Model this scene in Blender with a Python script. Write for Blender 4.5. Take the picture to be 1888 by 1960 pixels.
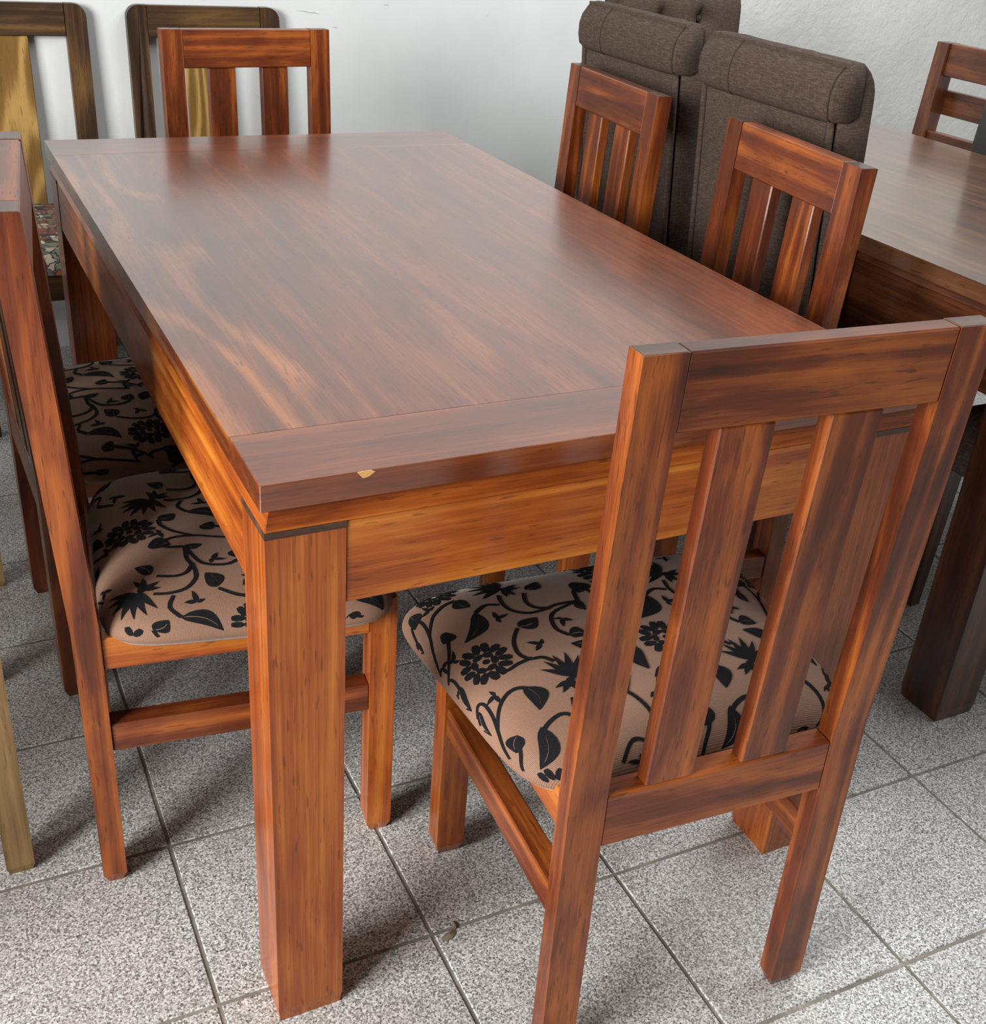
import bpy, bmesh, math, random
from mathutils import Matrix, Vector

random.seed(7)
for o in list(bpy.data.objects):
    bpy.data.objects.remove(o, do_unlink=True)
scene = bpy.context.scene
COL = scene.collection

# ------------------------------------------------------------------ camera
YAW, PITCH, ROLL, FPX = 0.488, 0.5048, 0.0791, 2214.46
CAM_POS = Vector((-0.255, -0.9556, 1.3053))
fw = Vector((math.sin(YAW) * math.cos(PITCH), math.cos(YAW) * math.cos(PITCH), -math.sin(PITCH)))
rt = Vector((math.cos(YAW), -math.sin(YAW), 0))
up = rt.cross(fw)
r2 = rt * math.cos(ROLL) + up * math.sin(ROLL)
u2 = -rt * math.sin(ROLL) + up * math.cos(ROLL)
cd = bpy.data.cameras.new('camera')
cam = bpy.data.objects.new('camera', cd)
COL.objects.link(cam)
M = Matrix((r2, u2, -fw)).transposed().to_4x4()
M.translation = CAM_POS
cam.matrix_world = M
cd.sensor_fit = 'HORIZONTAL'
cd.sensor_width = 36.0
cd.lens = FPX * 36.0 / 1888.0
cd.clip_start = 0.02
scene.camera = cam

# ------------------------------------------------------------------ world, daylight, exposure
world = bpy.data.worlds.new('daylight')
scene.world = world
world.use_nodes = True
bg = world.node_tree.nodes['Background']
bg.inputs[0].default_value = (0.93, 0.97, 1.0, 1)
bg.inputs[1].default_value = 0.10


def area_light(name, loc, target, sx, sy, power, color=(1, 1, 1)):
    d = bpy.data.lights.new(name, 'AREA')
    d.shape = 'RECTANGLE'
    d.size, d.size_y = sx, sy
    d.energy = power
    d.color = color
    o = bpy.data.objects.new(name, d)
    o.location = loc
    o.rotation_euler = (Vector(target) - Vector(loc)).to_track_quat('-Z', 'Y').to_euler()
    COL.objects.link(o)
    return o


# daylight entering through the wide doorway in the left wall
area_light('doorway_daylight', (-2.9, -0.85, 1.65), (0.5, 1.2, 0.75), 1.9, 1.4, 285, (1.0, 0.985, 0.96))
# added fill lamp in an invented ceiling opening, brightens the right side
area_light('added_overhead_fill', (2.05, 0.55, 2.78), (2.05, 0.56, 0), 1.5, 2.2, 75, (0.97, 0.99, 1.0))

scene.view_settings.view_transform = 'Standard'
scene.view_settings.look = 'None'
scene.view_settings.gamma = 1.0
scene.view_settings.use_curve_mapping = False
scene.view_settings.exposure = 0.12


# ------------------------------------------------------------------ node helpers
def lin(r, g, b):
    def f(c):
        c /= 255.0
        return c / 12.92 if c <= 0.04045 else ((c + 0.055) / 1.055) ** 2.4
    return (f(r), f(g), f(b), 1.0)


class NT:
    def __init__(self, name):
        self.m = bpy.data.materials.new(name)
        self.m.use_nodes = True
        self.t = self.m.node_tree
        self.b = self.t.nodes['Principled BSDF']

    def n(self, kind, **kw):
        nd = self.t.nodes.new(kind)
        for k, v in kw.items():
            setattr(nd, k, v)
        return nd

    def l(self, a, b):
        self.t.links.new(a, b)

    def math(self, op, a, b=None):
        nd = self.n('ShaderNodeMath', operation=op)
        for i, v in enumerate((a, b)):
            if v is None:
                continue
            if isinstance(v, (int, float)):
                nd.inputs[i].default_value = v
            else:
                self.l(v, nd.inputs[i])
        return nd.outputs[0]

    def vmul(self, v, s):
        nd = self.n('ShaderNodeVectorMath', operation='MULTIPLY')
        self.l(v, nd.inputs[0])
        nd.inputs[1].default_value = s
        return nd.outputs[0]

    def noise(self, vec, scale=1.0, detail=2.0, rough=0.5, dist=0.0):
        nd = self.n('ShaderNodeTexNoise')
        self.l(vec, nd.inputs['Vector'])
        nd.inputs['Scale'].default_value = scale
        nd.inputs['Detail'].default_value = detail
        nd.inputs['Roughness'].default_value = rough
        nd.inputs['Distortion'].default_value = dist
        return nd.outputs[0]

    def ramp(self, fac, stops):
        nd = self.n('ShaderNodeValToRGB')
        self.l(fac, nd.inputs[0])
        e = nd.color_ramp.elements
        while len(e) < len(stops):
            e.new(0.5)
        for el, (p, c) in zip(e, stops):
            el.position = p
            el.color = c
        return nd.outputs[0]

    def mix(self, fac, a, b, mode='MIX'):
        nd = self.n('ShaderNodeMix', data_type='RGBA', blend_type=mode)
        for i, v in ((0, fac), (6, a), (7, b)):
            if isinstance(v, (int, float)):
                nd.inputs[i].default_value = v
            elif isinstance(v, tuple):
                nd.inputs[i].default_value = v
            else:
                self.l(v, nd.inputs[i])
        return nd.outputs[2]

    def bump(self, h, strength=0.2, dist=0.001):
        nd = self.n('ShaderNodeBump')
        nd.inputs['Strength'].default_value = strength
        nd.inputs['Distance'].default_value = dist
        self.l(h, nd.inputs['Height'])
        self.l(nd.outputs[0], self.b.inputs['Normal'])

    def set(self, **kw):
        for k, v in kw.items():
            s = self.b.inputs[k.replace('_', ' ')]
            if isinstance(v, (int, float, tuple)):
                s.default_value = v
            else:
                self.l(v, s)
        return self.m


def wood(name, dark, mid, light, rough=0.38, coat=0.35, coat_rough=0.15, rings=20.0, blotch=1.0, vary=0.22, ringamp=0.25, streaky=0.55, cont=(0.55, 9.0, 9.0), spec=0.35, coat_ior=1.5):
    """stained softwood: growth rings as contours of a long stretched noise, fine streaks, fibre and uneven stain"""
    k = NT(name)
    gc = k.n('ShaderNodeAttribute', attribute_name='gc').outputs['Vector']
    warp = k.noise(k.vmul(gc, (4.5, 15.0, 15.0)), 1.0, 3.0, 0.55, 0.6)
    cn = k.noise(k.vmul(gc, cont), 1.0, 1.5, 0.35, 0.2)
    ring = k.math('SINE', k.math('MULTIPLY', cn, rings * 2.2))
    ring = k.math('ADD', k.math('MULTIPLY', ring, 0.5), 0.5)
    ring = k.math('POWER', ring, 2.2)
    streak = k.noise(k.vmul(gc, (0.9, 95.0, 95.0)), 1.0, 4.0, 0.66, 0.25)
    fibre = k.noise(k.vmul(gc, (16.0, 480.0, 480.0)), 1.0, 2.0, 0.6)
    pores = k.noise(k.vmul(gc, (30.0, 260.0, 260.0)), 1.0, 1.0, 0.5)
    tot = k.math('ADD', k.math('MULTIPLY', ring, ringamp), k.math('MULTIPLY', k.math('SUBTRACT', streak, 0.5), 1.9 * streaky))
    tot = k.math('ADD', tot, k.math('MULTIPLY', k.math('SUBTRACT', warp, 0.5), 1.0 * blotch))
    tot = k.math('ADD', tot, k.math('MULTIPLY', k.math('SUBTRACT', fibre, 0.5), 0.30))
    tot = k.math('ADD', tot, 0.40)
    c = k.ramp(tot, [(0.08, dark), (0.46, mid), (0.92, light)])
    c = k.mix(k.ramp(pores, [(0.28, (0.55, 0.55, 0.55, 1)), (0.36, (0, 0, 0, 1))]), c, dark)
    rnd = k.n('ShaderNodeObjectInfo').outputs['Random']
    val = k.math('ADD', k.math('MULTIPLY', rnd, vary), 1.0 - vary / 2)
    hsv = k.n('ShaderNodeHueSaturation')
    k.l(val, hsv.inputs['Value'])
    k.l(c, hsv.inputs['Color'])
    k.bump(k.math('ADD', fibre, k.math('MULTIPLY', streak, 1.5)), 0.10, 0.0006)
    rr = k.math('ADD', k.math('MULTIPLY', streak, 0.12), rough - 0.06)
    return k.set(Base_Color=hsv.outputs[0], Roughness=rr, Coat_Weight=coat, Coat_Roughness=coat_rough, Specular_IOR_Level=spec, Coat_IOR=coat_ior)


W_RED = wood('red_brown_varnished_pine', lin(48, 18, 8), lin(97, 43, 17), lin(162, 88, 32), rough=0.42, streaky=0.30, blotch=1.1)
W_ORANGE = wood('orange_varnished_pine', lin(82, 32, 9), lin(150, 74, 22), lin(194, 120, 42), rough=0.40, vary=0.12, streaky=0.40)
W_LEG = wood('streaked_orange_pine', lin(76, 29, 9), lin(138, 66, 21), lin(188, 116, 42), rough=0.40, vary=0.08, ringamp=0.12, streaky=0.5, blotch=0.6)
W_TOP = wood('satin_tabletop_pine', lin(64, 27, 12), lin(106, 50, 22), lin(152, 84, 36), rough=0.36, coat=1.0, coat_rough=0.19, spec=0.15, coat_ior=1.85, vary=0.16, blotch=0.7, ringamp=0.12, streaky=0.40)
W_TOPFIG = wood('figured_tabletop_pine', lin(62, 26, 12), lin(106, 51, 23), lin(168, 100, 46), rough=0.36, coat=1.0, coat_rough=0.19, spec=0.15, coat_ior=1.85, vary=0.06, blotch=0.6, ringamp=0.32, streaky=0.40, rings=30, cont=(1.3, 5.5, 5.5))
W_WALNUT = wood('dark_walnut_stained_pine', lin(30, 13, 7), lin(62, 30, 15), lin(104, 58, 28), rough=0.36, coat=0.7, coat_rough=0.22, vary=0.1)
W_WALTOP = wood('walnut_tabletop_pine', lin(56, 34, 20), lin(90, 57, 36), lin(126, 88, 57), rough=0.36, coat=1.0, coat_rough=0.16, vary=0.08, ringamp=0.15, coat_ior=1.8)
W_DARK = wood('dark_umber_stained_wood', lin(30, 20, 11), lin(56, 38, 22), lin(96, 69, 36), rough=0.45, coat=0.2, vary=0.1)
W_SPLAT = wood('tan_cathedral_grain_pine', lin(78, 56, 24), lin(116, 86, 42), lin(162, 130, 74), rough=0.42, coat=0.2, vary=0.06, ringamp=0.55, blotch=0.25, streaky=0.2, rings=40, cont=(0.9, 6.0, 6.0))
W_OLIVE = wood('unvarnished_olive_wood', lin(86, 66, 40), lin(122, 97, 62), lin(152, 126, 88), rough=0.6, coat=0.0, vary=0.12, streaky=0.35)
W_END = wood('dark_end_grain', lin(44, 28, 22), lin(72, 48, 36), lin(104, 74, 58), rough=0.45, coat=0.4)
W_LADDER = wood('reddish_dark_pine', lin(50, 23, 13), lin(88, 46, 26), lin(132, 78, 40), rough=0.4)


def fabric_brown():
    k = NT('ribbed_taupe_upholstery')
    tc = k.n('ShaderNodeTexCoord').outputs['Object']
    wv = k.n('ShaderNodeTexWave', wave_type='BANDS', bands_direction='Y')
    k.l(tc, wv.inputs['Vector'])
    wv.inputs['Scale'].default_value = 190
    wv.inputs['Distortion'].default_value = 0.6
    wv.inputs['Detail Scale'].default_value = 3
    ns = k.noise(tc, 900, 2, 0.6)
    blot = k.noise(tc, 9, 2, 0.5)
    v = k.math('ADD', k.math('MULTIPLY', wv.outputs[1], 0.45), k.math('MULTIPLY', ns, 0.55))
    c = k.ramp(v, [(0.15, lin(76, 53, 40)), (0.5, lin(122, 89, 70)), (0.85, lin(156, 120, 98))])
    c = k.mix(0.25, c, k.ramp(blot, [(0.3, lin(104, 74, 57)), (0.7, lin(144, 110, 88))]))
    k.bump(v, 0.35, 0.0006)
    return k.set(Base_Color=c, Roughness=0.75, Sheen_Weight=0.25, Sheen_Roughness=0.4)


def flock_black():
    k = NT('black_flocked_velvet')
    tc = k.n('ShaderNodeTexCoord').outputs['Object']
    ns = k.noise(tc, 700, 2, 0.6)
    c = k.ramp(ns, [(0.3, lin(7, 7, 9)), (0.75, lin(22, 23, 28))])
    k.bump(ns, 0.4, 0.0005)
    return k.set(Base_Color=c, Roughness=0.9, Specular_IOR_Level=0.2)


def linen_dark():
    k = NT('dark_brown_linen_weave')
    tc = k.n('ShaderNodeTexCoord').outputs['Object']
    a = k.noise(k.vmul(tc, (70, 70, 900)), 1, 2, 0.6)
    b = k.noise(k.vmul(tc, (900, 900, 70)), 1, 2, 0.6)
    v = k.math('ADD', k.math('MULTIPLY', a, 0.6), k.math('MULTIPLY', b, 0.4))
    c = k.ramp(v, [(0.3, lin(44, 35, 30)), (0.5, lin(66, 54, 47)), (0.72, lin(98, 82, 72))])
    k.bump(v, 0.4, 0.0008)
    return k.set(Base_Color=c, Roughness=0.9, Specular_IOR_Level=0.25)


def linen_plain(name, col):
    k = NT(name)
    tc = k.n('ShaderNodeTexCoord').outputs['Object']
    v = k.noise(tc, 500, 2, 0.6)
    c = k.mix(v, tuple(x * 0.7 for x in col[:3]) + (1,), tuple(min(1, x * 1.3) for x in col[:3]) + (1,))
    k.bump(v, 0.3, 0.0006)
    return k.set(Base_Color=c, Roughness=0.85)


def tapestry():
    k = NT('multicolour_tapestry_weave')
    tc = k.n('ShaderNodeTexCoord').outputs['Object']
    nn = k.n('ShaderNodeTexNoise')
    k.l(tc, nn.inputs['Vector'])
    nn.inputs['Scale'].default_value = 22
    nn.inputs['Detail'].default_value = 3
    add = k.n('ShaderNodeVectorMath', operation='MULTIPLY_ADD')
    k.l(nn.outputs[1], add.inputs[0])
    add.inputs[1].default_value = (0.06, 0.06, 0.06)
    k.l(tc, add.inputs[2])
    vo = k.n('ShaderNodeTexVoronoi')
    k.l(add.outputs[0], vo.inputs['Vector'])
    vo.inputs['Scale'].default_value = 42
    sep = k.n('ShaderNodeSeparateColor')
    k.l(vo.outputs['Color'], sep.inputs[0])
    nd = k.n('ShaderNodeValToRGB')
    k.l(sep.outputs[0], nd.inputs[0])
    nd.color_ramp.interpolation = 'CONSTANT'
    cols = [lin(44, 40, 42), lin(150, 140, 120), lin(120, 66, 48), lin(72, 84, 84), lin(176, 160, 132), lin(128, 92, 70), lin(60, 50, 48), lin(100, 104, 84)]
    e = nd.color_ramp.elements
    while len(e) < len(cols):
        e.new(0.5)
    for i, cc in enumerate(cols):
        e[i].position = i / len(cols)
        e[i].color = cc
    ve = k.n('ShaderNodeTexVoronoi', feature='DISTANCE_TO_EDGE')
    k.l(add.outputs[0], ve.inputs['Vector'])
    ve.inputs['Scale'].default_value = 42
    line = k.ramp(ve.outputs[0], [(0.03, (0, 0, 0, 1)), (0.10, (1, 1, 1, 1))])
    c = k.mix(line, lin(40, 34, 34), nd.outputs[0])
    return k.set(Base_Color=c, Roughness=0.9)


def tile_mat():
    k = NT('speckled_granite_tile')
    pos = k.n('ShaderNodeNewGeometry').outputs['Position']
    n1 = k.noise(pos, 330, 2.0, 0.65)
    n2 = k.noise(pos, 170, 1.0, 0.5)
    vo = k.n('ShaderNodeTexVoronoi')
    k.l(pos, vo.inputs['Vector'])
    vo.inputs['Scale'].default_value = 420
    sep = k.n('ShaderNodeSeparateColor')
    k.l(vo.outputs['Color'], sep.inputs[0])
    v = k.math('ADD', k.math('MULTIPLY', n1, 0.75), k.math('MULTIPLY', sep.outputs[0], 0.25))
    c = k.ramp(v, [(0.32, lin(68, 67, 66)), (0.42, lin(130, 129, 127)), (0.52, lin(176, 175, 173)), (0.66, lin(226, 226, 225))])
    dirt = k.noise(pos, 2.2, 4, 0.6)
    c = k.mix(k.ramp(dirt, [(0.35, (0.0, 0.0, 0.0, 1)), (0.75, (0.22, 0.22, 0.22, 1))]), c, lin(150, 143, 132))
    rnd = k.n('ShaderNodeObjectInfo').outputs['Random']
    hsv = k.n('ShaderNodeHueSaturation')
    k.l(k.math('ADD', k.math('MULTIPLY', rnd, 0.08), 0.96), hsv.inputs['Value'])
    k.l(c, hsv.inputs['Color'])
    k.bump(n2, 0.15, 0.0008)
    return k.set(Base_Color=hsv.outputs[0], Roughness=0.48)


def grout_mat():
    k = NT('grey_cement_grout')
    pos = k.n('ShaderNodeNewGeometry').outputs['Position']
    n = k.noise(pos, 14, 5, 0.7)
    c = k.ramp(n, [(0.3, lin(92, 88, 82)), (0.55, lin(126, 121, 113)), (0.75, lin(172, 167, 158))])
    k.bump(k.noise(pos, 260, 2), 0.4, 0.002)
    return k.set(Base_Color=c, Roughness=0.9)


def wall_mat(name, a, b, rough_scale, strength, marks):
    k = NT(name)
    pos = k.n('ShaderNodeNewGeometry').outputs['Position']
    n = k.noise(pos, 2.3, 4, 0.6)
    n2 = k.noise(pos, rough_scale, 5, 0.65, 0.5)
    c = k.ramp(n, [(0.3, a), (0.7, b)])
    spot = k.noise(k.vmul(pos, (1.0, 1.0, 2.6)), 17, 3, 0.7)
    c = k.mix(k.ramp(spot, [(0.70, (0, 0, 0, 1)), (0.78, (marks, marks, marks, 1))]), c, lin(150, 148, 142))
    k.bump(n2, strength, 0.01)
    return k.set(Base_Color=c, Roughness=0.7)


def plain(name, col, rough=0.7):
    k = NT(name)
    pos = k.n('ShaderNodeNewGeometry').outputs['Position']
    n = k.noise(pos, 40, 3)
    c = k.mix(n, tuple(x * 0.85 for x in col[:3]) + (1,), tuple(min(1, x * 1.12) for x in col[:3]) + (1,))
    return k.set(Base_Color=c, Roughness=rough)


M_FAB, M_FLOCK, M_LINEN, M_TAP = fabric_brown(), flock_black(), linen_dark(), tapestry()
M_SEAM = linen_plain('dark_seam_thread', lin(34, 28, 25))
M_GREY = linen_plain('charcoal_grey_linen', lin(66, 64, 64))
M_TILE, M_GROUT = tile_mat(), grout_mat()
M_WALL = wall_mat('white_painted_plaster', lin(197, 201, 202), lin(209, 212, 212), 9, 0.12, 0.25)
M_WALL2 = wall_mat('rough_white_plaster', lin(192, 193, 191), lin(212, 212, 209), 26, 0.6, 0.35)
M_CEIL = plain('weathered_grey_ceiling_boards', lin(128, 122, 114))
M_FRAME = plain('grey_painted_door_frame', lin(120, 122, 124), 0.5)
M_CHIP = plain('pale_bare_wood_chip', lin(206, 158, 96), 0.7)
M_CRUMB = plain('dry_leaf_crumb', lin(122, 108, 88), 0.9)
M_CRACK = plain('hairline_plaster_crack', lin(150, 150, 148), 0.9)


# ------------------------------------------------------------------ object helpers
def link(o):
    COL.objects.link(o)
    return o


def thing(name, label, cat, loc=(0, 0, 0), rz=0.0, group=None):
    o = bpy.data.objects.new(name, None)
    o.empty_display_size = 0.05
    o.location = loc
    o.rotation_euler = (0, 0, rz)
    return tag(link(o), label, cat, group)


def tag(o, label, cat, group=None):
    o['label'] = label
    o['category'] = cat
    if group:
        o['group'] = group
    return o


def finish(name, bm, mat, parent=None, grain='x', bevel=0.0, segs=1, smooth=False, kind=None, limit=None):
    if bevel > 0:
        bmesh.ops.bevel(bm, geom=list(bm.edges), offset=bevel, segments=segs, affect='EDGES', profile=0.6, clamp_overlap=True)
    bmesh.ops.recalc_face_normals(bm, faces=list(bm.faces))
    me = bpy.data.meshes.new(name)
    bm.to_mesh(me)
    bm.free()
    at = me.attributes.new('gc', 'FLOAT_VECTOR', 'POINT')
    off = (random.uniform(-20, 20), random.uniform(-20, 20), random.uniform(-20, 20))
    vals = []
    for v in me.vertices:
        c = v.co
        if grain == 'x':
            p = (c.x, c.y, c.z)
        elif grain == 'y':
            p = (c.y, c.x, c.z)
        else:
            p = (c.z, c.x, c.y)
        vals.extend((p[0] + off[0], p[1] + off[1], p[2] + off[2]))
    at.data.foreach_set('vector', vals)
    me.materials.append(mat)
    if smooth:
        for p in me.polygons:
            p.use_smooth = True
    o = link(bpy.data.objects.new(name, me))
    if parent:
        o.parent = parent
    if kind:
        o['kind'] = kind
    return o


def hexa(name, lo, hi, mat, parent=None, grain='x', bevel=0.0020, **kw):
    """lo / hi: four (x, y, z) corners each, same winding"""
    bm = bmesh.new()
    a = [bm.verts.new(p) for p in lo]
    b = [bm.verts.new(p) for p in hi]
    bm.faces.new(a[::-1])
    bm.faces.new(b)
    for i in range(4):
        j = (i + 1) % 4
        bm.faces.new((a[i], a[j], b[j], b[i]))
    return finish(name, bm, mat, parent, grain, bevel, **kw)


def box(name, x0, x1, y0, y1, z0, z1, mat, parent=None, grain='x', bevel=0.0020, **kw):
    return hexa(name, [(x0, y0, z0), (x1, y0, z0), (x1, y1, z0), (x0, y1, z0)],
                [(x0, y0, z1), (x1, y0, z1), (x1, y1, z1), (x0, y1, z1)], mat, parent, grain, bevel, **kw)


def loft(name, rings, mat, parent=None, grain='z', bevel=0.0015, caps=True, smooth=False, **kw):
    bm = bmesh.new()
    vs = [[bm.verts.new(p) for p in r] for r in rings]
    n = len(rings[0])
    for a, b in zip(vs, vs[1:]):
        for i in range(n):
            j = (i + 1) % n
            bm.faces.new((a[i], a[j], b[j], b[i]))
    if caps:
        bm.faces.new(vs[0][::-1])
        bm.faces.new(vs[-1])
    if bevel > 0:
        es = [e for e in bm.edges if len(e.link_faces) == 2 and e.calc_face_angle(0) > 0.6]
        bmesh.ops.bevel(bm, geom=es, offset=bevel, segments=1, affect='EDGES', clamp_overlap=True)
    return finish(name, bm, mat, parent, grain, 0, smooth=smooth, **kw)


def tube(name, pts, rad, mat, parent=None, n=6, **kw):
    rings = []
    for i, p in enumerate(pts):
        p = Vector(p)
        d = Vector(pts[min(i + 1, len(pts) - 1)]) - Vector(pts[max(i - 1, 0)])
        d.normalize()
        a = d.orthogonal().normalized()
        if i and abs(a.dot(prev)) < 0.99:
            a = (prev - d * prev.dot(d)).normalized()
        prev = a
        b = d.cross(a)
        rings.append([tuple(p + rad * (a * math.cos(2 * math.pi * k / n) + b * math.sin(2 * math.pi * k / n))) for k in range(n)])
    return loft(name, rings, mat, parent, bevel=0, smooth=True, **kw)


# ------------------------------------------------------------------ the room
WALL_Y = 2.44
RX0, RX1, RY0, RY1, RZ = -3.3, 4.2, -4.2, WALL_Y, 2.75

# floor: a bed of grout with single tiles laid on it
floor = box('floor', RX0, RX1, RY0, RY1 + 0.1, -0.06, -0.0018, M_GROUT, None, bevel=0)
floor['kind'] = 'structure'
TS, GX, GY, GA = 0.2989, -0.0584, 0.0617, -0.0033
GAP = 0.0055


def tile_mesh():
    h = (TS - GAP) / 2
    bm = bmesh.new()
    bmesh.ops.create_cube(bm, size=1.0)
    for v in bm.verts:
        v.co = Vector((v.co.x * 2 * h, v.co.y * 2 * h, -0.005 + (v.co.z - 0.5) * 0.010 + 0.005))
    bmesh.ops.bevel(bm, geom=[e for e in bm.edges if all(v.co.z > -0.001 for v in e.verts)], offset=0.0015, segments=1, affect='EDGES')
    me = bpy.data.meshes.new('floor_tile')
    bm.to_mesh(me)
    bm.free()
    me.materials.append(M_TILE)
    return me


tm = tile_mesh()
ca, sa = math.cos(GA), math.sin(GA)
cells, far_cells = [], []
for i in range(-10, 14):
    for j in range(-14, 8):
        cx = GX + TS * ((i + .5) * ca - (j + .5) * sa)
        cy = GY + TS * ((i + .5) * sa + (j + .5) * ca)
        if cy + TS / 2 > WALL_Y + 0.09 or not (RX0 < cx - TS / 2 and cx + TS / 2 < RX1 and cy - TS / 2 > RY0):
            continue
        near = (cx - 0.6) ** 2 / 1.4 + (cy - 0.7) ** 2
        (cells if near < 4.6 else far_cells).append((cx, cy))
cells.sort(key=lambda c: (c[0] - 0.6) ** 2 + (c[1] - 0.7) ** 2)
far_cells += cells[295:]
for cx, cy in cells[:295]:
    o = link(bpy.data.objects.new('floor_tile', tm))
    o.location = (cx, cy, 0)
    o.rotation_euler = (0, 0, GA)
    o.parent = floor
bm = bmesh.new()
h = (TS - GAP) / 2
for cx, cy in far_cells:
    lo = [bm.verts.new((cx + a * h, cy + b * h, -0.01)) for a, b in ((-1, -1), (1, -1), (1, 1), (-1, 1))]
    hi = [bm.verts.new((cx + a * h, cy + b * h, 0.0)) for a, b in ((-1, -1), (1, -1), (1, 1), (-1, 1))]
    bm.faces.new(hi)
    for q in range(4):
        bm.faces.new((lo[q], lo[(q + 1) % 4], hi[(q + 1) % 4], hi[q]))
finish('outer_floor_tiles', bm, M_TILE, floor, kind='stuff')

SPLIT_X = 2.08
wb = box('wall_back', RX0, SPLIT_X, WALL_Y, WALL_Y + 0.12, -0.06, RZ, M_WALL, bevel=0)
wb['kind'] = 'structure'
wr = box('wall_back_right', SPLIT_X, RX1, WALL_Y - 0.012, WALL_Y + 0.12, -0.06, RZ, M_WALL2, bevel=0)
wr['kind'] = 'structure'
w3 = box('wall_right', RX1, RX1 + 0.12, RY0, WALL_Y + 0.12, -0.06, RZ, M_WALL2, bevel=0)
w3['kind'] = 'structure'
# left wall with a wide open doorway
DY0, DY1, DZ = -2.9, 0.7, 2.45
w4 = bmesh.new()
for (y0, y1, z0, z1) in ((RY0, DY0, -0.06, RZ), (DY1, WALL_Y + .12, -0.06, RZ), (DY0, DY1, DZ, RZ)):
    bmesh.ops.create_cube(w4, size=1.0, matrix=Matrix.Translation((RX0 - .06, (y0 + y1) / 2, (z0 + z1) / 2)) @ Matrix.Diagonal((.12, y1 - y0, z1 - z0, 1)))
w4 = finish('wall_left', w4, M_WALL)
w4['kind'] = 'structure'
dfr = box('door_1', RX0 - .13, RX0 + .01, DY0 - .06, DY0, 0, DZ + .06, M_FRAME, bevel=0.003)
dfr['kind'] = 'structure'
box('door_jamb', RX0 - .13, RX0 + .01, DY1, DY1 + .06, 0, DZ + .06, M_FRAME, dfr, bevel=0.003)
box('door_lintel', RX0 - .13, RX0 + .01, DY0, DY1, DZ, DZ + .06, M_FRAME, dfr, bevel=0.003)
ce = bmesh.new()
SX0, SX1, SY0, SY1 = 1.30, 2.80, -0.55, 1.65  # ceiling opening invented to hold the added overhead fill lamp
for (x0, x1, y0, y1) in ((RX0 - .12, SX0, RY0, WALL_Y + .12), (SX1, RX1 + .12, RY0, WALL_Y + .12), (SX0, SX1, RY0, SY0), (SX0, SX1, SY1, WALL_Y + .12)):
    bmesh.ops.create_cube(ce, size=1.0, matrix=Matrix.Translation(((x0 + x1) / 2, (y0 + y1) / 2, RZ + .05)) @ Matrix.Diagonal((x1 - x0, y1 - y0, .1, 1)))
ce = finish('ceiling', ce, M_CEIL)
ce['kind'] = 'structure'


# hairline marks in the painted plaster
def crack(pts):
    bm = bmesh.new()
    prev = None
    for i, (x, z) in enumerate(pts):
        w = 0.0008 if 0 < i < len(pts) - 1 else 0.0002
        a, b = bm.verts.new((x, WALL_Y - 0.0006, z - w)), bm.verts.new((x, WALL_Y - 0.0006, z + w))
        if prev:
            bm.faces.new((prev[0], a, b, prev[1]))
        prev = (a, b)
    finish('hairline_crack', bm, M_CRACK, wb)


crack([(0.80, 0.925), (0.825, 0.924), (0.838, 0.920), (0.852, 0.921), (0.866, 0.917)])
crack([(1.06, 0.945), (1.068, 0.946), (1.077, 0.943)])
crack([(0.905, 0.885), (0.915, 0.882), (0.922, 0.884)])


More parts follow.
